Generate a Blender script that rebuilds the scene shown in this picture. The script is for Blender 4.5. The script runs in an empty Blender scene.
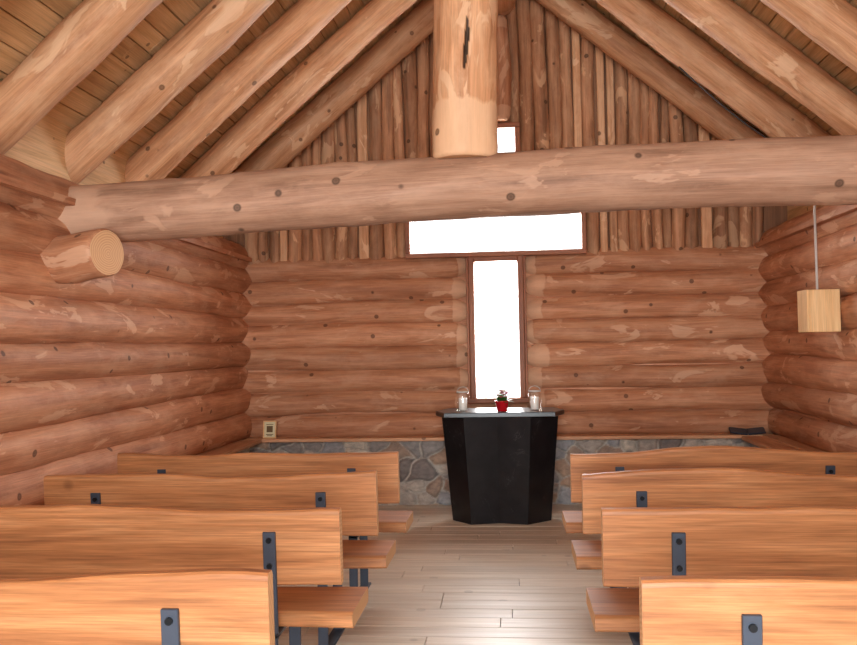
import bpy, math, random
import numpy as np
from mathutils import Vector, Matrix, noise

random.seed(7)
scene = bpy.context.scene
try:
    scene.view_settings.view_transform = 'Standard'
    scene.view_settings.look = 'None'
except Exception: pass

def s2l(c):
    return tuple((x/12.92 if x <= .04045 else ((x+.055)/1.055)**2.4) for x in c)
def rgb(r, g, b): return s2l((r/255, g/255, b/255)) + (1,)

# ------------------------------------------------------------------ builder
class MB:
    def __init__(s):
        s.v=[]; s.f=[]; s.m=[]; s.sm=[]; s.lc=[]; s.rn=[]
    def add(s, vs, fs, mat=0, smooth=True, lc=None, rn=(0.5,0,0)):
        b=len(s.v)
        s.v += [tuple(v) for v in vs]
        for f in fs:
            s.f.append(tuple(b+i for i in f)); s.m.append(mat); s.sm.append(smooth)
        s.lc += [tuple(l) for l in (lc if lc is not None else vs)]
        if isinstance(rn, list): s.rn += rn
        else: s.rn += [rn]*len(vs)
    def build(s, name, mats, parent=None):
        me=bpy.data.meshes.new(name); me.from_pydata(s.v,[],s.f)
        for m in mats: me.materials.append(m)
        me.polygons.foreach_set('material_index', s.m)
        me.polygons.foreach_set('use_smooth', s.sm)
        a=me.attributes.new('lc','FLOAT_VECTOR','POINT'); a.data.foreach_set('vector', np.array(s.lc,dtype=np.float32).ravel())
        a=me.attributes.new('rn','FLOAT_VECTOR','POINT'); a.data.foreach_set('vector', np.array(s.rn,dtype=np.float32).ravel())
        me.update()
        o=bpy.data.objects.new(name, me); scene.collection.objects.link(o)
        if parent: o.parent=parent
        return o

def empty(name, loc=(0,0,0)):
    e=bpy.data.objects.new(name,None); e.location=loc; e.empty_display_size=.1
    scene.collection.objects.link(e); return e

def log(mb, p0, p1, r0, r1=None, mat=0, capmat=1, nang=20, step=.07, bend=.015, lump=.05, e0=0.03, e1=0.03, round0=.05, round1=.05, pale=.0, groove=None, arch=0, plen=.22):
    r1 = r0 if r1 is None else r1
    p0=Vector(p0); p1=Vector(p1); L=(p1-p0).length; t=(p1-p0).normalized()
    up=Vector((0,0,1)) if abs(t.z)<.9 else Vector((0,1,0))
    u=t.cross(up).normalized(); v=u.cross(t).normalized()
    sd=random.random()*100; n=max(6,int(L/step))
    off=Vector((random.random()*50,random.random()*20,random.random()*20)); rv=random.random()
    ph1,ph2=random.random()*6,random.random()*6
    knots=[(random.random()*L, random.random()*6.28, random.uniform(.004,.014)) for _ in range(int(L*2.2)+1)]
    ss=[0, round0*.35, round0]+[round0+(L-round0-round1)*i/n for i in range(1,n)]+[L-round1,L-round1*.35,L]
    vs=[];lc=[];rn=[]
    for s in ss:
        k=s/L; c=p0+t*s+u*(bend*math.sin(ph1+k*5))+v*(bend*.7*math.sin(ph2+k*6.5)+arch*math.sin(math.pi*k))
        r=r0+(r1-r0)*k
        rr=1
        if s<round0: rr=1-e0/r*(1-s/round0)**2
        if s>L-round1: rr=1-e1/r*(1-(L-s)/round1)**2
        for j in range(nang):
            a=j/nang*2*math.pi; dk_shade=0
            w=1+lump*noise.noise(Vector((s*1.6+sd, math.cos(a)*1.1, math.sin(a)*1.1)))+lump*.35*noise.noise(Vector((s*6+sd, math.cos(a)*3, math.sin(a)*3)))
            q=r*w
            for (ks,ka,kh) in knots:
                ds=s-ks
                if abs(ds)<.12:
                    da=(a-ka+math.pi)%(2*math.pi)-math.pi
                    q+=kh*math.exp(-(ds*ds+(da*r)**2)/(.045**2))
            if groove:
                for (g0,g1,ga,gd,gw) in groove:
                    if g0<s<g1:
                        m_=math.sin(math.pi*(s-g0)/(g1-g0))**.7
                        da=((a-ga-.08*noise.noise(Vector((s*3.5,2,sd)))+math.pi)%(2*math.pi)-math.pi)*r
                        if abs(da)<gw*m_: q-=gd*m_*(1-abs(da)/(gw*m_)); dk_shade=1  # flag groove verts so the crack's shade is painted in
            q*=rr
            vs.append(c+u*(q*math.cos(a))+v*(q*math.sin(a)))
            lc.append((s+off.x, q*math.cos(a)+off.y, q*math.sin(a)+off.z))
            pe=max(0,1-min(s if e0>=.02 else 9,(L-s) if e1>=.02 else 9)/plen)
            rn.append((rv,max(pe,pale),dk_shade))
    fs=[]
    for i in range(len(ss)-1):
        for j in range(nang):
            a=i*nang+j; b=i*nang+(j+1)%nang
            fs.append((a,a+nang,b+nang,b))
    mb.add(vs,fs,mat,True,lc,rn)
    for i,flip in ((0,1),(len(ss)-1,0)):
        ring=vs[i*nang:(i+1)*nang]; cc=sum((Vector(x) for x in ring),Vector())/nang
        l2=[(0,math.cos(j/nang*6.2832)*(r0),math.sin(j/nang*6.2832)*r0) for j in range(nang)]+[(0,.01,.01)]
        f2=[((j+1)%nang,j,nang) if flip==0 else (j,(j+1)%nang,nang) for j in range(nang)]
        mb.add(ring+[cc],f2,capmat,False,l2,(rv,0,0))

def box(mb, lo, hi, mat=0, axis=0, bev=0.0, M=None, rn=None):
    """box with optional bevel; grain along axis"""
    lo=Vector(lo);hi=Vector(hi)
    c=(lo+hi)/2;h=(hi-lo)/2
    b=min(bev,min(h)*.9)
    vs=[];fs=[]
    if b<=0:
        for x in(-1,1):
            for y in(-1,1):
                for z in(-1,1): vs.append(Vector((h.x*x,h.y*y,h.z*z)))
        fs=[(0,1,3,2),(4,6,7,5),(0,4,5,1),(2,3,7,6),(0,2,6,4),(1,5,7,3)]
    else:
        idx={}
        for sx in(-1,1):
            for sy in(-1,1):
                for sz in(-1,1):
                    for ax in range(3):
                        p=[h.x-b,h.y-b,h.z-b]; p[ax]+=b
                        idx[(sx,sy,sz,ax)]=len(vs); vs.append(Vector((p[0]*sx,p[1]*sy,p[2]*sz)))
        def q(keys): fs.append(tuple(idx[k] for k in keys))
        cyc=[(-1,-1),(1,-1),(1,1),(-1,1)]
        for ax in range(3):
            for s in(-1,1):
                ks=[]
                for a,bb in cyc:
                    k=[0,0,0];k[ax]=s;k[(ax+1)%3]=a;k[(ax+2)%3]=bb
                    ks.append((k[0],k[1],k[2],ax))
                q(ks if s>0 else ks[::-1])
        for ax in range(3):
            for a,bb in cyc:
                k0=[0,0,0];k0[ax]=-1;k0[(ax+1)%3]=a;k0[(ax+2)%3]=bb
                k1=list(k0);k1[ax]=1
                A=(ax+1)%3;B=(ax+2)%3
                r=[tuple(k0)+(A,),tuple(k1)+(A,),tuple(k1)+(B,),tuple(k0)+(B,)]
                q(r if a*bb<0 else r[::-1])
        for sx in(-1,1):
            for sy in(-1,1):
                for sz in(-1,1):
                    r=[(sx,sy,sz,0),(sx,sy,sz,1),(sx,sy,sz,2)]
                    q(r if sx*sy*sz>0 else r[::-1])
    off=Vector((random.random()*40,random.random()*20,random.random()*20))
    lc=[]
    for p in vs:
        pp=[p[axis],p[(axis+1)%3],p[(axis+2)%3]]
        lc.append((pp[0]+off.x,pp[1]+off.y,pp[2]+off.z))
    out=[p+c for p in vs]
    if M is not None: out=[M@p for p in out]
    mb.add(out,fs,mat,False,lc,rn or (random.random(),0,0))

def lathe(mb, c, prof, mat=0, n=24, smooth=True):
    vs=[];fs=[]
    for r,z in prof:
        for j in range(n):
            a=j/n*2*math.pi; vs.append((c[0]+r*math.cos(a),c[1]+r*math.sin(a),c[2]+z))
    for i in range(len(prof)-1):
        for j in range(n):
            a=i*n+j;b=i*n+(j+1)%n; fs.append((a,b,b+n,a+n))
    mb.add(vs,fs,mat,smooth)

def tube(mb, pts, r, mat=0, n=8):
    pts=[Vector(p) for p in pts]; vs=[];fs=[]
    for i,p in enumerate(pts):
        t=(pts[min(i+1,len(pts)-1)]-pts[max(i-1,0)]).normalized()
        up=Vector((0,0,1)) if abs(t.z)<.9 else Vector((1,0,0))
        u=t.cross(up).normalized();v=u.cross(t)
        for j in range(n):
            a=j/n*2*math.pi; vs.append(p+u*r*math.cos(a)+v*r*math.sin(a))
    for i in range(len(pts)-1):
        for j in range(n):
            a=i*n+j;b=i*n+(j+1)%n; fs.append((a,b,b+n,a+n))
    fs.append(tuple(range(n))[::-1]); fs.append(tuple(range((len(pts)-1)*n,len(pts)*n)))
    mb.add(vs,fs,mat,True)

def plank(mb, L, W, T, M, wtop=.012, wbot=.006, mat=0, capmat=1, bev=.008):
    """plank along local X, width along local Z, thickness along local Y; wavy live edges"""
    sd=random.random()*100; n=60
    off=Vector((random.random()*50,random.random()*20,random.random()*20)); rv=random.random()
    vs=[];lc=[]
    nc=None
    for i in range(n+1):
        s=-L/2+L*i/n
        top=W/2+wtop*(noise.noise(Vector((s*1.3+sd,0,0)))*1.7+noise.noise(Vector((s*4+sd,3,0)))*.35)
        bot=-W/2+wbot*(noise.noise(Vector((s*1.5+sd,9,0)))*1.6+noise.noise(Vector((s*5+sd,13,0)))*.3)
        h=T/2
        sec=[(-h,bot+bev),(-h,(top+bot)/2),(-h,top-bev*2.2),(-h+bev*.5,top-bev*.8),(-h+bev*1.5,top),(h-bev*1.5,top),(h-bev*.5,top-bev*.8),(h,top-bev*2.2),(h,(top+bot)/2),(h,bot+bev),(h-bev,bot),(-h+bev,bot)]
        nc=len(sec)
        for y,z in sec:
            vs.append(M@Vector((s,y,z))); lc.append((s+off.x,y+off.y,z+off.z))
    fs=[]
    for i in range(n):
        for j in range(nc):
            a=i*nc+j;b=i*nc+(j+1)%nc; fs.append((a,a+nc,b+nc,b))
    mb.add(vs,fs,mat,False,lc,(rv,0,0))
    for i,fl in((0,False),(n,True)):
        ring=vs[i*nc:(i+1)*nc]
        f=tuple(range(nc)); f=f[::-1] if fl else f
        mb.add(ring,[f],capmat,False,[(0,l[1],l[2]) for l in lc[:nc]],(rv,0,0))

# ------------------------------------------------------------------ materials
def newmat(name):
    m=bpy.data.materials.new(name); m.use_nodes=True
    nt=m.node_tree; bs=nt.nodes['Principled BSDF']
    return m,nt,bs
def N(nt,t,**k):
    n=nt.nodes.new(t)
    for a,b in k.items(): setattr(n,a,b)
    return n
def ramp(nt,src,stops):
    r=N(nt,'ShaderNodeValToRGB'); nt.links.new(src,r.inputs[0])
    els=r.color_ramp.elements
    while len(els)<len(stops): els.new(.5)
    for e,(p,c) in zip(els,stops):
        e.position=p; e.color=c if len(c)==4 else (*c,1)
    return r.outputs[0]
def mix(nt,f,a,b,mode='MIX'):
    m=N(nt,'ShaderNodeMix'); m.data_type='RGBA'; m.blend_type=mode
    for s,v in((0,f),(6,a),(7,b)):
        if isinstance(v,(int,float)): m.inputs[s].default_value=v
        elif isinstance(v,tuple): m.inputs[s].default_value=v
        else: nt.links.new(v,m.inputs[s])
    return m.outputs[2]
def math_(nt,op,a,b=None,c=None):
    m=N(nt,'ShaderNodeMath'); m.operation=op
    for i,v in enumerate((a,b,c)):
        if v is None: continue
        if isinstance(v,(int,float)): m.inputs[i].default_value=v
        else: nt.links.new(v,m.inputs[i])
    return m.outputs[0]
def noi(nt,vec,scale,stretch=(1,1,1),detail=4,rough=.55,dist=0):
    mp=N(nt,'ShaderNodeMapping'); mp.inputs['Scale'].default_value=stretch
    nt.links.new(vec,mp.inputs['Vector'])
    n=N(nt,'ShaderNodeTexNoise'); n.inputs['Scale'].default_value=scale
    n.inputs['Detail'].default_value=detail; n.inputs['Roughness'].default_value=rough; n.inputs['Distortion'].default_value=dist
    nt.links.new(mp.outputs[0],n.inputs['Vector'])
    return n.outputs['Fac']

BLK=(0,0,0,1);WHT=(1,1,1,1)
def wood(name, dark, mid, light, patch=None, patch_t=.62, rough=.5, knots=True, kscale=4.5, var=.25, grain=.25, spec=.3, coat=0, gst=(.5,7,7), bump=.25, pmix=.6, mott=.35, kmax=1.0):
    m,nt,bs=newmat(name)
    at=N(nt,'ShaderNodeAttribute'); at.attribute_name='lc'
    lc=at.outputs['Vector']
    ar=N(nt,'ShaderNodeAttribute'); ar.attribute_name='rn'
    sp=N(nt,'ShaderNodeSeparateXYZ'); nt.links.new(ar.outputs['Vector'],sp.inputs[0])
    g=noi(nt,lc,2.2,gst,6,.6,.6)
    col=ramp(nt,g,[(.3,dark),(.5,mid),(.72,light)])
    fg=noi(nt,lc,3,(1.2,45,45),4,.6,.2)
    col=mix(nt,grain,col,ramp(nt,fg,[(.3,(.25,.25,.25,1)),(.7,(1.5,1.5,1.5,1))]),'MULTIPLY')
    h=fg
    if patch:
        mo=noi(nt,lc,3.2,(1,2.2,2.2),5,.65,.3)
        col=mix(nt,math_(nt,'MULTIPLY',ramp(nt,mo,[(.45,BLK),(.7,WHT)]),mott),col,patch)
        pn=noi(nt,lc,2.0,(1,2.6,2.6),4,.6,.7)
        pf=ramp(nt,pn,[(patch_t,BLK),(patch_t+.025,WHT)])
        pl=math_(nt,'MULTIPLY',sp.outputs['Y'],math_(nt,'ADD',pn,.35))
        pf2=ramp(nt,pl,[(.32,BLK),(.36,WHT)])
        pf=math_(nt,'MAXIMUM',pf,pf2)
        col=mix(nt,math_(nt,'MULTIPLY',pf,pmix),col,patch)
        h=math_(nt,'ADD',math_(nt,'MULTIPLY',fg,.6),math_(nt,'MULTIPLY',pf,-.8))
    if knots:
        vo=N(nt,'ShaderNodeTexVoronoi'); vo.inputs['Scale'].default_value=kscale
        nt.links.new(lc,vo.inputs['Vector'])
        kf=ramp(nt,vo.outputs['Distance'],[(.0,(.85,.85,.85,1)),(.05,(.7,.7,.7,1)),(.075,(.9,.9,.9,1)),(.11,BLK)])
        col=mix(nt,math_(nt,'MULTIPLY',kf,kmax),col,tuple(x*.3 for x in dark[:3])+(1,))
    col=mix(nt,math_(nt,'MULTIPLY',sp.outputs['Z'],.92),col,(.012,.006,.004,1))
    hs=N(nt,'ShaderNodeHueSaturation')
    v=math_(nt,'MULTIPLY_ADD',sp.outputs['X'],var*2,1-var); nt.links.new(v,hs.inputs['Value'])
    nt.links.new(col,hs.inputs['Color']); nt.links.new(hs.outputs[0],bs.inputs['Base Color'])
    bs.inputs['Roughness'].default_value=rough
    bs.inputs['Specular IOR Level'].default_value=spec
    bs.inputs['Coat Weight'].default_value=coat
    bs.inputs['Coat Roughness'].default_value=.25
    bp=N(nt,'ShaderNodeBump'); bp.inputs['Strength'].default_value=bump; bp.inputs['Distance'].default_value=.01
    nt.links.new(h,bp.inputs['Height']); nt.links.new(bp.outputs[0],bs.inputs['Normal'])
    return m
def endgrain(name,a,b):
    m,nt,bs=newmat(name)
    at=N(nt,'ShaderNodeAttribute'); at.attribute_name='lc'
    ln=N(nt,'ShaderNodeVectorMath'); ln.operation='LENGTH'
    n=noi(nt,at.outputs['Vector'],6)
    nt.links.new(at.outputs['Vector'],ln.inputs[0])
    w=math_(nt,'SINE',math_(nt,'MULTIPLY_ADD',ln.outputs['Value'],420,math_(nt,'MULTIPLY',n,12)))
    nt.links.new(ramp(nt,math_(nt,'MULTIPLY_ADD',w,.5,.5),[(0,a),(1,b)]),bs.inputs['Base Color'])
    bs.inputs['Roughness'].default_value=.7
    return m
def plain(name,c,rough=.5,metal=0,spec=.5):
    m,nt,bs=newmat(name)
    tc=N(nt,'ShaderNodeTexCoord'); n=noi(nt,tc.outputs['Object'],30)
    nt.links.new(mix(nt,.15,c,ramp(nt,n,[(.3,(.4,.4,.4,1)),(.7,WHT)]),'MULTIPLY'),bs.inputs['Base Color'])
    bs.inputs['Roughness'].default_value=rough; bs.inputs['Metallic'].default_value=metal; bs.inputs['Specular IOR Level'].default_value=spec
    return m

M_wall = wood('log_wall_wood', rgb(150,96,66), rgb(184,125,89), rgb(206,151,113), patch=rgb(220,176,142), patch_t=.60, rough=.62, var=.13)
M_beam = wood('tie_beam_wood', rgb(154,114,90), rgb(186,142,114), rgb(204,162,134), patch=rgb(220,176,144), patch_t=.59, rough=.62, pmix=.55, mott=.45, kscale=3.8)
M_raft = wood('rafter_wood', rgb(162,110,74), rgb(196,143,102), rgb(216,167,126), patch=rgb(226,186,148), patch_t=.60, rough=.6, var=.15, mott=.45)
M_gab  = wood('gable_slab_wood', rgb(126,86,60), rgb(166,116,82), rgb(194,142,106), patch=rgb(216,172,132), patch_t=.60, rough=.65, var=.22)
M_gabd = wood('gable_backing_wood', rgb(106,72,50), rgb(134,92,64), rgb(158,112,80), rough=.7)
M_ceil = wood('ceiling_board_wood', rgb(180,140,96), rgb(204,166,120), rgb(218,182,138), rough=.65, kscale=6, var=.15)
M_bench= wood('bench_wood', rgb(140,88,54), rgb(174,116,72), rgb(196,140,94), rough=.45, kscale=2.2, var=.12, coat=.12, grain=.45, gst=(.45,5,5), bump=.08, kmax=.55)
M_ledge= wood('ledge_wood', rgb(175,125,92), rgb(202,152,114), rgb(216,170,132), rough=.5, var=.1)
M_frame= wood('window_frame_wood', rgb(128,78,54), rgb(156,100,72), rgb(174,118,86), rough=.5, knots=False, var=.08)
M_pine = wood('pine_box_wood', rgb(206,158,104), rgb(226,182,128), rgb(236,198,146), rough=.5, kscale=7, var=.05)
M_floor= wood('floor_board_wood', rgb(200,184,160), rgb(218,205,185), rgb(230,221,205), rough=.36, kscale=3.2, var=.09, grain=.22, spec=.5, gst=(.4,9,9), bump=.1, kmax=.4)
M_sub  = plain('subfloor', rgb(70,54,42), .8)
M_end  = endgrain('log_end_grain', rgb(196,148,106), rgb(216,172,128))
M_bend = endgrain('bench_end_grain', rgb(210,164,116), rgb(226,184,136))
M_steel= plain('dark_steel', rgb(66,74,88), .45, .3)
M_bolt = plain('bolt_steel', rgb(30,32,36), .4, .6)
M_white= plain('candle_wax', rgb(245,242,232), .5)
M_red  = plain('red_pot_glaze', rgb(190,25,35), .25)
M_green= plain('leaf_green', rgb(60,105,40), .5)
M_flow = plain('flower_petal_pink', rgb(215,90,110), .6)
M_flow2= plain('flower_petal_cream', rgb(235,220,180), .6)
M_paper= plain('paper', rgb(225,215,175), .7)
M_ink  = plain('ink_print', rgb(110,85,50), .7)
M_dark = plain('dark_bookcover', rgb(28,32,48), .5)
M_wire = plain('cable_sheath', rgb(35,28,24), .5)
M_cond = plain('conduit_grey', rgb(200,195,188), .5)
M_snow = plain('snow_ground', rgb(235,238,242), .8)

def glassmat():
    m,nt,bs=newmat('clear_glass')
    tr=N(nt,'ShaderNodeBsdfTransparent'); gl=N(nt,'ShaderNodeBsdfGlossy'); gl.inputs['Roughness'].default_value=.03
    tc=N(nt,'ShaderNodeTexCoord'); n=noi(nt,tc.outputs['Object'],4)
    f=math_(nt,'MULTIPLY_ADD',n,.04,.06)
    mx=N(nt,'ShaderNodeMixShader'); nt.links.new(f,mx.inputs[0]); nt.links.new(tr.outputs[0],mx.inputs[1]); nt.links.new(gl.outputs[0],mx.inputs[2])
    nt.links.new(mx.outputs[0],nt.nodes['Material Output'].inputs['Surface'])
    return m
M_glass=glassmat()

def marble():
    m,nt,bs=newmat('black_marble')
    tc=N(nt,'ShaderNodeTexCoord')
    a=noi(nt,tc.outputs['Object'],2.6,(1,1,.8),6,.6,1.2)
    vv=math_(nt,'ABSOLUTE',math_(nt,'SUBTRACT',a,.5))
    v1=ramp(nt,vv,[(0,WHT),(.006,BLK)])
    b=noi(nt,tc.outputs['Object'],1.7,(1.4,1,1),4,.5,.8)
    gate=ramp(nt,b,[(.5,BLK),(.66,WHT)])
    c=noi(nt,tc.outputs['Object'],9)
    base=ramp(nt,c,[(.3,(.003,.003,.004,1)),(.7,(.010,.010,.012,1))])
    nt.links.new(mix(nt,math_(nt,'MULTIPLY',v1,gate),base,rgb(95,90,92)),bs.inputs['Base Color'])
    bs.inputs['Roughness'].default_value=.28
    bs.inputs['Specular IOR Level'].default_value=.4
    return m
M_marble=marble()

def stonemat():
    m,nt,bs=newmat('field_stone')
    at=N(nt,'ShaderNodeAttribute'); at.attribute_name='rn'   # vertex colour of each stone
    al=N(nt,'ShaderNodeAttribute'); al.attribute_name='lc'
    n=noi(nt,al.outputs['Vector'],14,(1,1,1.4),6,.65,.4)
    col=mix(nt,.75,at.outputs['Color'],ramp(nt,n,[(.3,(.5,.5,.52,1)),(.7,(1.4,1.38,1.35,1))]),'MULTIPLY')
    nt.links.new(col,bs.inputs['Base Color']); bs.inputs['Roughness'].default_value=.75
    bp=N(nt,'ShaderNodeBump'); bp.inputs['Strength'].default_value=.5; bp.inputs['Distance'].default_value=.02
    nt.links.new(n,bp.inputs['Height']); nt.links.new(bp.outputs[0],bs.inputs['Normal'])
    return m
M_stone=stonemat()

# ------------------------------------------------------------------ dimensions
XL,XR=-2.69,2.46          # side wall log axes
YB=8.32                   # back wall log axis
YR=-2.2                   # rear wall
XC=-0.05                  # ridge axis
RID=5.02; TAN=.86; COS=1/math.sqrt(1+TAN*TAN)
def under(x,extra=0): return RID+extra-TAN*abs(x-XC)

# floor boards
mb=MB(); box(mb,(XL-.1,YR-.1,-.12),(XR+.1,YB+.1,-.022),mat=1)
y=YR-.05
while y<YB:
    xs=[XL-.05]; x=XL+random.uniform(.3,2.4)
    while x<XR-.3: xs.append(x); x+=random.uniform(1.6,2.6)
    xs.append(XR+.05)
    for a,b in zip(xs[:-1],xs[1:]): box(mb,(a+.0015,y+.0025,-.022),(b-.0015,y+.160-.0025,random.uniform(-.001,0)),axis=0,bev=.002)
    y+=.160
mb.build('floor',[M_floor,M_sub])
mb=MB(); box(mb,(-40,-40,-.6),(40,60,-.5)); mb.build('snowy_ground',[M_snow])

# stone base walls ---------------------------------------------------
def stone_face(mb,width,height,place,res,seed):
    rs=np.random.RandomState(seed)
    nx=int(width/.21)+3; nz=int(height/.13)+3
    pts=[];cols=[];hh=[]
    pal=[(166,154,142),(186,174,160),(144,136,130),(168,140,118),(126,116,110),(198,188,172),(154,130,112),(150,148,148)]
    for i in range(-1,nx):
        for k in range(-1,nz):
            if rs.rand()<.12: continue
            pts.append(((i+rs.rand()*.9+(k%2)*.5)*.21,(k+rs.rand()*.8)*.13)); c=pal[rs.randint(len(pal))]
            cols.append(rgb(*c)[:3]); hh.append(rs.uniform(-.012,.012))
    pts=np.array(pts); cols=np.array(cols); hh=np.array(hh)
    gx=int(width/res); gz=int(height/res)
    X,Z=np.meshgrid(np.linspace(0,width,gx+1),np.linspace(0,height,gz+1))
    P=np.stack([X.ravel(),Z.ravel()],1)
    Pw=P+.012*np.stack([np.sin(P[:,1]*31+P[:,0]*9),np.sin(P[:,0]*27+P[:,1]*14)],1)
    D=np.sqrt((((Pw[:,None,:]-pts[None])*np.array([1,1.35]))**2).sum(2))
    o=np.argsort(D,1)[:,:2]; r=np.arange(len(P))
    e=D[r,o[:,1]]-D[r,o[:,0]]
    t=np.clip((e-.008)/.035,0,1); t=t*t*(3-2*t)
    H=-.015+t*(.03+hh[o[:,0]])
    mort=np.array(rgb(176,166,154)[:3]); k=np.clip((e-.008)/.012,0,1)[:,None]
    C=mort*(1-k)+cols[o[:,0]]*k
    vs=[place(P[i,0],P[i,1],H[i]) for i in range(len(P))]
    fs=[]
    for a in range(gz):
        for b in range(gx):
            q=a*(gx+1)+b; fs.append((q,q+1,q+gx+2,q+gx+1))
    mb.add(vs,fs,0,True,vs,[tuple(c) for c in C])
mb=MB(); SF=YB-.16
stone_face(mb,XR-XL-.2,.61,lambda x,z,h:(XL+.1+x,SF-h,z),.012,3)
box(mb,(XL,SF+.03,0),(XR,YB+.1,.6),rn=(.1,.09,.08)); mb.build('wall_base_back',[M_stone])
mb=MB(); stone_face(mb,YB-YR-.2,.61,lambda y,z,h:(XL+.14+h,YR+.1+(YB-YR-.2)-y,z),.022,5)
box(mb,(XL-.1,YR,0),(XL+.11,YB,.6),rn=(.1,.09,.08)); mb.build('wall_base_left',[M_stone])
mb=MB(); stone_face(mb,YB-YR-.2,.61,lambda y,z,h:(XR-.14-h,YR+.1+y,z),.022,6)
box(mb,(XR-.11,YR,0),(XR+.1,YB,.6),rn=(.1,.09,.08)); mb.build('wall_base_right',[M_stone])

# ledges
mb=MB(); box(mb,(XL+.12,SF-.10,.612),(XR-.12,YB,.645),axis=0,bev=.006); mb.build('trim_1',[M_ledge])
mb=MB(); box(mb,(XL,YR+.1,.61),(XL+.30,SF-.105,.642),axis=1,bev=.006); mb.build('trim_2',[M_ledge])
mb=MB()
box(mb,(XR-.22,YR+.1,.61),(XR,SF-.105,.642),axis=1,bev=.006)
box(mb,(XR-.40,YR+.1,.60),(XR-.225,SF-.105,.635),axis=1,bev=.006); mb.build('trim_3',[M_ledge])

# side walls ---------------------------------------------------------
def side(name,X,sgn):
    mb=MB(); z=.755
    for i in range(8):
        r=.132+random.uniform(-.008,.012)+(.012 if i==7 else 0)
        log(mb,(X+random.uniform(-.015,.015),YR-.3,z),(X+random.uniform(-.015,.015),YB+.35,z),r+.01*(i%2),r+.01*((i+1)%2),bend=.02,lump=.10,nang=24)
        z+=.236
    box(mb,(X-.05,YR-.2,.6),(X+.05,YB+.2,2.45),mat=0,axis=1)
    if sgn>0: box(mb,(X-.20,YR-.2,2.4),(X-.14,YB+.2,under(X)+.45),mat=2,axis=1)
    else: box(mb,(X+.14,YR-.2,2.4),(X+.20,YB+.2,under(X)+.45),mat=2,axis=1)
    box(mb,(X-.18,YR-.2,2.36),(X+.18,YB+.2,2.40),mat=0,axis=1)
    mb.build(name,[M_wall,M_end,M_ceil])
side('wall_left',XL,1); side('wall_right',XR,-1)

# back wall ----------------------------------------------------------
WC=-.13
WX0,WX1=WC-.26,WC+.26      # stem outer
AX0,AX1=WC-.86,WC+.86
WZ0=1.0; AZ0,AZ1=2.345,2.93; TZ=3.57
mb=MB(); z=.745
for i in range(8):
    r=.122+random.uniform(-.006,.008)
    if i==0:
        log(mb,(XL-.2,YB,z),(XR+.2,YB,z),r,lump=.09,bend=.012)
    else:
        log(mb,(XL-.2,YB,z),(WX0-.015,YB,z),r,r*.98,lump=.10,bend=.012,e1=.05,round1=.12,e0=.01,plen=random.uniform(.1,.35))
        log(mb,(WX1+.015,YB,z),(XR+.2,YB,z),r,r,lump=.10,bend=.012,e0=.05,round0=.12,e1=.01,plen=random.uniform(.1,.35))
    z+=.219
box(mb,(XL,YB-.04,.6),(WX0-.02,YB+.04,2.38)); box(mb,(WX1+.02,YB-.04,.6),(XR,YB+.04,2.38)); box(mb,(WX0-.03,YB-.04,.6),(WX1+.03,YB+.04,.97))
mb.build('wall_back',[M_wall,M_end])

# gable: backing + vertical slabs -------------------------------------
mb=MB()
def gpoly(x0,x1,z0,z1,y0,y1,mat):
    """vertical board clipped by roof line"""
    xs=[x0]+([XC] if x0<XC<x1 else [])+[x1]
    tops=[min(z1,under(x,.36)) for x in xs]
    if max(tops)<=z0+.02: return
    vs=[];n=len(xs)
    for y in(y0,y1):
        for x in xs: vs.append((x,y,z0))
        for x,t in zip(xs,tops): vs.append((x,y,max(t,z0+.01)))
    fs=[]
    for i in range(n-1):
        fs+= [(i,i+1,n+i+1,n+i),(2*n+i+1,2*n+i,3*n+i,3*n+i+1),(n+i,n+i+1,3*n+i+1,3*n+i),(i+1,i,2*n+i,2*n+i+1)]
    fs+=[(0,n,3*n,2*n),(n-1,3*n-1,4*n-1,2*n-1)]
    o=random.random()*30
    mb.add(vs,fs,mat,False,[(v[2]+o,v[0],v[1]) for v in vs],(random.random(),0,0))
YG=YB-.02
segs=[(XL-.25,AX0,2.30),(AX0,WX0,AZ1+.02),(WX0,WX1,TZ+.05),(WX1,AX1,AZ1+.02),(AX1,XR+.25,2.30)]
for (a,b,c) in segs:
    gpoly(a,b,max(c-.0,2.33) if c<2.4 else c-.03,9,YG,YG+.06,1)
    a=max(a,XL+.1); b=min(b,XR-.08)
    n=max(2,round((b-a)/.112)); ws=[random.uniform(.8,1.25) for _ in range(n)]; tot=sum(ws); x=a
    for wv in ws:
        w=wv/tot*(b-a); xc=x+w/2; x+=w
        z0=c+random.uniform(-.05,.04) if c<2.4 else c+random.uniform(0,.02)
        zt=under(xc,.26)
        if zt-z0<.1: continue
        r=w/2
        if random.random()<.3:
            box(mb,(xc-r*.75,YG-.06,z0),(xc+r*.75,YG-.005,zt),mat=3,axis=2,bev=.008)
        else:
            log(mb,(xc,YG-.01,z0),(xc+random.uniform(-.008,.008),YG-.01,zt),r*random.uniform(1.0,1.15),r,mat=0,capmat=2,nang=12,bend=.01,lump=.18,step=.12,e0=.01)
mb.build('wall_gable',[M_gab,M_gabd,M_end,M_raft])

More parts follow.
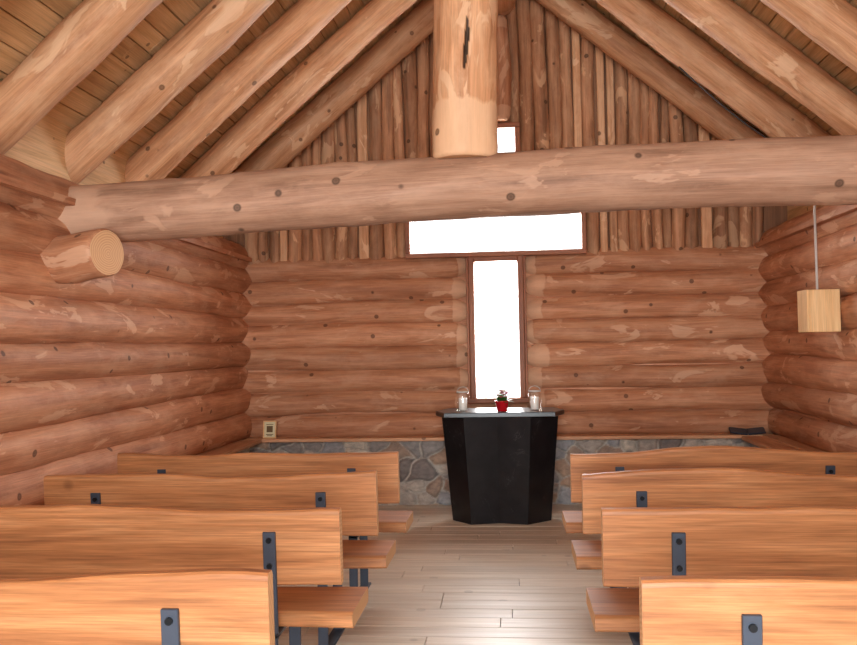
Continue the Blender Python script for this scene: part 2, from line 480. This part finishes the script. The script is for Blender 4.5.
# window (latin cross) -------------------------------------------------
win=empty('window_1',(WC,YB,0))
def wp(mbx,name,mats):
    o=mbx.build(name,mats); o.parent=win; o.matrix_parent_inverse=Matrix.Translation((-WC,-YB,0)); return o
mb=MB(); fw=.052; ya,yb=YB-.15,YB+.08
def fr(x0,x1,z0,z1,ax): box(mb,(x0,ya,z0),(x1,yb,z1),axis=ax,bev=.006)
fr(WX0,WX0+fw,WZ0,AZ0,2); fr(WX1-fw,WX1,WZ0,AZ0,2); fr(WX0-.03,WX1+.03,WZ0-.05,WZ0,0)
fr(WX0+fw,WX1-fw,AZ0-.045,AZ0,0)
box(mb,(AX0,ya-.02,AZ0),(AX1,yb,AZ0+.045),axis=0,bev=.006); fr(AX0,WX0+.0,AZ1-.045,AZ1,0); fr(WX1,AX1,AZ1-.045,AZ1,0)
fr(AX0,AX0+.045,AZ0+.045,AZ1-.045,2); fr(AX1-.045,AX1,AZ0+.045,AZ1-.045,2)
fr(WX0,WX0+.05,AZ1,TZ,2); fr(WX1-.05,WX1,AZ1,TZ,2); fr(WX0,WX1,TZ,TZ+.05,0)
box(mb,(WX0-.022,ya-.01,WZ0),(WX0-.002,yb,AZ0-.005),axis=2,bev=.004); box(mb,(WX1+.002,ya-.01,WZ0),(WX1+.022,yb,AZ0-.005),axis=2,bev=.004)
wp(mb,'frame',[M_frame])
mb=MB()
for (a,b,c,d) in [(WX0+fw,WX1-fw,WZ0,AZ0-.045),(AX0+.045,AX1-.045,AZ0+.045,AZ1-.045),(WX0+.05,WX1-.05,AZ1-.045,TZ)]:
    box(mb,(a,YB+.02,c),(b,YB+.026,d))
wp(mb,'glass_panes',[M_glass])

# rear wall (behind the camera) with doorway ---------------------------
mb=MB(); z=.12
while z<2.5:
    for a,b in ((XL-.2,-1.5),(1.3,XR+.2)):
        if z<2.35: log(mb,(a,YR,z),(b,YR,z),.13,lump=.08,step=.2,nang=14)
    if z>=2.35: log(mb,(XL-.2,YR,z),(XR+.2,YR,z),.13,lump=.08,step=.2,nang=14)
    z+=.236
box(mb,(XL,YR-.03,0),(-1.5,YR+.03,2.5)); box(mb,(1.3,YR-.03,0),(XR,YR+.03,2.5))
gpoly(XL-.25,-1.2,2.45,9,YR-.03,YR+.03,0); gpoly(1.1,XR+.25,2.45,9,YR-.03,YR+.03,0); gpoly(-1.2,1.1,3.8,9,YR-.03,YR+.03,0)
mb.build('wall_rear',[M_wall,M_end])

# roof ------------------------------------------------------------------
mb=MB()
for sg in(-1,1):
    ex=(XL-.6 if sg<0 else XR+.6); Lr=abs(ex-XC)/COS
    d=Vector((sg*COS,0,-TAN*COS)); nrm=Vector((sg*TAN*COS,0,COS))
    o=Vector((XC,0,RID+.345))
    s=0;
    while s<Lr:
        w=.148
        M=Matrix((( d.x,0,nrm.x,o.x),(0,1,0,0),(d.z,0,nrm.z,o.z),(0,0,0,1)))
        ys=[YR-.4, random.uniform(0,2.5), random.uniform(4,7), YB+.5]
        for y0,y1 in zip(ys[:-1],ys[1:]):
            box(mb,(s+.003,y0,0),(s+w-.003,y1-.003,.03),axis=1,bev=.004,M=M)
        s+=w
    M=Matrix((( d.x,0,nrm.x,o.x),(0,1,0,0),(d.z,0,nrm.z,o.z),(0,0,0,1)))
    box(mb,(-.02,YR-.4,.031),(Lr,YB+.5,.12),axis=1,M=M)
mb.build('ceiling',[M_ceil])
for y in [7.98,7.12,6.26,5.40,4.5,3.6,2.65,1.6,.55,-.5,-1.6]:
    mb=MB()
    for sg in(-1,1):
        r=.132+random.uniform(-.006,.01); ex=(XL-.35 if sg<0 else XR+.35)
        log(mb,(XC,y,RID+r/COS-.01),(ex,y,under(ex)+r/COS-.01),r*.93,r*1.07,bend=.012,lump=.10,nang=22)
    mb.build('rafter',[M_raft,M_end])
mb=MB(); log(mb,(XC,YR+.2,RID-.20),(XC,YB-.05,RID-.20),.16,step=.15); mb.build('ridge_log',[M_raft,M_end])
mb=MB(); log(mb,(WC+.10,YB-.17,TZ+.06),(WC+.10,YB-.17,RID-.39),.075,step=.1); mb.build('gable_post',[M_wall,M_end])

# tie beam & king post ---------------------------------------------------
YT=4.93
mb=MB(); log(mb,(XL-.2,YT,2.325),(XR+.4,YT,2.43),.178,.19,bend=.012,lump=.08,nang=48,step=.035,round0=.1,arch=.035,plen=.95)
mb.build('tie_beam',[M_beam,M_end])
mb=MB(); log(mb,(-.235,YT,2.565),(-.205,YT,RID-.37),.185,.185,bend=.008,lump=.06,nang=160,step=.016,e0=.02,round0=.02,plen=.5,
    groove=[(.46,.78,1.5*math.pi-.05,.05,.014)])
mb.build('king_post',[M_raft,M_end])
mb=MB(); log(mb,(XL-.12,4.80,2.045),(-2.235,4.60,2.05),.142,.138,nang=26,lump=.05,e1=.012,round1=.02,step=.04); mb.build('beam_bracket_log',[M_wall,M_end])
mb=MB(); log(mb,(XR-.42,4.60,2.08),(XR+.12,4.80,2.08),.138,.142,nang=26,lump=.05,e0=.012,round0=.02,step=.04); mb.build('beam_bracket_log',[M_wall,M_end])

# benches ------------------------------------------------------------------
def bench(xe,sgn,y):
    L=1.70; cx=xe+sgn*L/2
    e=empty('wooden_bench',(cx,y,0))
    def fin(mbx,name,mats): return mbx.build(name,mats,e)
    tilt=Matrix.Rotation(math.radians(4),4,'X')
    mb=MB(); plank(mb,L,.295,.05,Matrix.Translation((0,0,.735))@tilt,wtop=.022,wbot=.01,capmat=1); fin(mb,'backrest',[M_bench,M_bend])
    mb=MB(); R=Matrix.Rotation(math.radians(90),4,'X')
    plank(mb,L+.04,.37,.065,Matrix.Translation((-sgn*.01,.235,.432))@R,wtop=.015,wbot=.012); fin(mb,'seat',[M_bench,M_bend])
    for i,xx in enumerate((-L/2+.275,L/2-.275)):
        mb=MB()
        box(mb,(xx-.025,-.012,-.36),(xx+.025,.0,.062),bev=.002,M=Matrix.Translation((0,-.026,.735))@tilt)
        box(mb,(xx-.025,-.026,.0),(xx+.025,-.012,.40),bev=.002)
        box(mb,(xx-.025,-.026,.384),(xx+.025,.39,.398),bev=.002)
        box(mb,(xx-.025,.33,.0),(xx+.025,.344,.385),bev=.002)
        box(mb,(xx-.03,-.10,.0),(xx+.03,.42,.012),bev=.002)
        for zz in (.03,-.07):
            vs=[];n=12
            for yy in(0,-.008):
                for j in range(n):
                    a=j/n*6.2832; vs.append(tilt@Vector((.011*math.cos(a),yy,zz+.011*math.sin(a)))+Vector((xx,-.038,.735)))
            fs=[(j,(j+1)%n,n+(j+1)%n,n+j) for j in range(n)]+[tuple(range(n,2*n))]
            mb.add(vs,fs,1,False)
        fin(mb,'steel_bracket_%d'%(i+1),[M_steel,M_bolt])
for y in (5.02,4.2,3.3,2.33):
    bench(-.67,-1,y); bench(.325,1,y)

# altar ------------------------------------------------------------------
AY=7.42
alt=empty('black_marble_altar',(-.11,AY,0))
mb=MB()
def prism(polyb,zb,polyt,zt,mat=0):
    n=len(polyb); vs=[(x,y,zb) for x,y in polyb]+[(x,y,zt) for x,y in polyt]
    fs=[(i,(i+1)%n,n+(i+1)%n,n+i) for i in range(n)]+[tuple(range(n))[::-1],tuple(range(n,2*n))]
    mb.add(vs,fs,mat,False)
bt=[(-.50,.02),(-.30,-.20),(-.02,-.13),(.26,-.20),(.50,.02),(.42,.24),(-.42,.24)]
bb=[(x*.84,y*.85) for x,y in bt]
prism(bb,0,bt,.90); mb.build('body',[M_marble],alt)
mb=MB(); tp=[(-.55,.0),(-.46,-.24),(.46,-.24),(.55,.0),(.47,.30),(-.47,.30)]
prism([(x*.985,y*.985) for x,y in tp],.90,tp,.905); prism(tp,.905,tp,.937); prism(tp,.937,[(x*.985,y*.985) for x,y in tp],.942); mb.build('top_slab',[M_marble],alt)
AT=.942
def lantern(x,y):
    e=empty('candle_lantern',(x,y,AT))
    mb=MB(); lathe(mb,(0,0,0),[(0,.002),(.052,.002),(.056,.01),(.056,.14),(.048,.155),(.048,.165)]); lathe(mb,(0,0,0),[(.045,.165),(.045,.153),(.052,.138),(.052,.012),(0,.010)]); mb.build('glass_jar',[M_glass],e)
    mb=MB(); lathe(mb,(0,0,.0105),[(0,0),(.034,0),(.035,.004),(.035,.10),(.031,.103),(0,.098)]); tube(mb,[(0,0,.105),(.001,0,.113),(.003,0,.122)],.0012,1); mb.build('candle',[M_white,M_wire],e)
    mb=MB(); tube(mb,[(.050*math.cos(a),.0,.162+.045*math.sin(a)) for a in [math.pi*i/14 for i in range(15)]],.0025)
    lathe(mb,(0,0,0),[(.0490,.158),(.052,.158),(.052,.167),(.0490,.167),(.0490,.158)]); mb.build('wire_handle',[M_cond],e)
lantern(-.42,7.36); lantern(.19,7.36)
pot=empty('potted_flower',(-.085,7.28,AT))
mb=MB(); lathe(mb,(0,0,0),[(0,.002),(.040,.002),(.044,.006),(.056,.08),(.061,.082),(.061,.092),(.054,.092),(.050,.076),(0,.074)],0); mb.build('pot',[M_red],pot)
mb=MB()
for i in range(46):
    a=random.random()*6.28; el=random.uniform(.2,1.35); l=random.uniform(.055,.09)
    d=Vector((math.cos(a)*math.cos(el),math.sin(a)*math.cos(el),math.sin(el))); s=d.cross(Vector((0,0,1))).normalized()
    b=Vector((math.cos(a)*.02,math.sin(a)*.02,.074)); m_=b+d*l*.6; t=b+d*l+Vector((0,0,-.012))
    mb.add([b,m_+s*.016,t,m_-s*.016,m_+Vector((0,0,.004))],[(0,1,4),(1,2,4),(2,3,4),(3,0,4)],0,True)
mb.build('leaves',[M_green],pot)
mb=MB()
for i in range(22):
    a=random.random()*6.28; rr=random.uniform(0,.065); c=Vector((math.cos(a)*rr,math.sin(a)*rr,.155+random.uniform(-.02,.025)-rr*.4))
    mt=0 if random.random()<.5 else 1
    for j in range(7):
        b=j/7*6.28; d=Vector((math.cos(b),math.sin(b),.5)); s=d.cross(Vector((0,0,1))).normalized()
        mb.add([c,c+d*.013+s*.009,c+d*.025,c+d*.013-s*.009],[(0,1,2,3)],mt,False)
    tube(mb,[(0,0,.07),tuple(c*.7+Vector((0,0,.02))),tuple(c)],.0015,2,5)
mb.build('flowers',[M_flow,M_flow2,M_green],pot)

# small things -------------------------------------------------------------
fr_=empty('framed_picture',(-2.33,SF-.055,.646))
R=Matrix.Rotation(math.radians(-8),4,'X')
mb=MB()
for lo,hi in (((-.065,0,0),(-.053,.012,.17)),((.053,0,0),(.065,.012,.17)),((-.053,0,0),(.053,.012,.012)),((-.053,0,.158),(.053,.012,.17))): box(mb,lo,hi,M=R,bev=.002)
mb.build('frame',[M_pine],fr_)
mb=MB(); box(mb,(-.053,.005,.012),(.053,.01,.158),M=R); 
for a,b,c,d in((-.03,.03,.06,.12),(-.035,.035,.035,.042),(-.025,.025,.024,.030),(-.035,.035,.132,.138)): box(mb,(a,.0042,c),(b,.0052,d),mat=1,M=R)
mb.build('picture',[M_paper,M_ink],fr_)

# open dark booklet in the right corner of the back ledge
bk=empty('open_booklet',(2.13,SF-.035,.662)); bk.rotation_euler=(math.radians(16),0,-.12)
mb=MB()
for s in(-1,1):
    Mx=Matrix.Rotation(-s*math.radians(7),4,'Y')
    box(mb,(min(s*.002,s*.155),-.07,-.003),(max(s*.002,s*.155),.07,.001),mat=0,M=Mx)
    box(mb,(min(s*.003,s*.15),-.065,.001),(max(s*.003,s*.15),.065,.009),mat=1,bev=.002,M=Mx)
mb.build('cover_and_pages',[M_dark,M_steel],bk)

# wooden box with conduit on right wall
wb=empty('wooden_wall_box',(2.235,6.40,1.70))
mb=MB(); x0,x1,y0,y1=-.13,.08,-.10,.10
box(mb,(x0,y0,-.15),(x1,y0+.018,.15),axis=2,bev=.003); box(mb,(x0,y1-.018,-.15),(x1,y1,.15),axis=2,bev=.003)
box(mb,(x0,y0+.018,.132),(x1,y1-.018,.15),axis=0,bev=.003); box(mb,(x0,y0+.018,-.15),(x1,y1-.018,-.132),axis=0,bev=.003); box(mb,(x0-.018,y0,-.15),(x0,y1,.15),axis=2,bev=.003)
mb.build('box',[M_pine],wb)
mb=MB(); tube(mb,[(-.04,0,.15),(-.04,0,.5),(-.04,0,1.05),(.05,0,1.2)],.009); mb.build('conduit',[M_cond],wb)
mb=MB(); pts=[]
for i in range(20):
    k=i/19; x=1.40+k*.9; pts.append((x,7.06,under(x)-.05-.05*math.sin(math.pi*k)))
tube(mb,pts,.006); mb.build('power_cable',[M_wire])

# ------------------------------------------------------------------ light
w=bpy.data.worlds.new('overcast'); scene.world=w; w.use_nodes=True
nt=w.node_tree; bg=nt.nodes['Background']
tc=N(nt,'ShaderNodeTexCoord'); sx=N(nt,'ShaderNodeSeparateXYZ'); nt.links.new(tc.outputs['Generated'],sx.inputs[0])
nt.links.new(ramp(nt,sx.outputs['Z'],[(0,(.95,.97,1,1)),(1,(1,1,1,1))]),bg.inputs['Color']); bg.inputs['Strength'].default_value=2.5
def area(name,loc,rot,sx_,sy_,e,c=(1,1,1)):
    l=bpy.data.lights.new(name,'AREA'); l.shape='RECTANGLE'; l.size=sx_; l.size_y=sy_; l.energy=e; l.color=c
    o=bpy.data.objects.new(name,l); o.location=loc; o.rotation_euler=rot; scene.collection.objects.link(o)
area('daylight_cross_window',(WC,9.3,2.6),(math.radians(-90),0,0),3,3.2,850,(1,1,1))
area('daylight_doorway',(-.05,YR-1.6,1.9),(math.radians(90),0,0),4.0,4.2,1000,(.92,.97,1.0))

# ------------------------------------------------------------------ camera
F=860.0
cam=bpy.data.cameras.new('camera'); co=bpy.data.objects.new('camera',cam); scene.collection.objects.link(co)
cam.sensor_width=36; cam.lens=36*F/857; cam.clip_start=.05
yaw=math.atan(82/F); pitch=math.atan(24/F); roll=math.radians(-1.1)
co.matrix_world=Matrix.Translation((0,0,1.5))@Matrix.Rotation(yaw,4,'Z')@Matrix.Rotation(math.pi/2+pitch,4,'X')@Matrix.Rotation(roll,4,'Z')
scene.camera=co
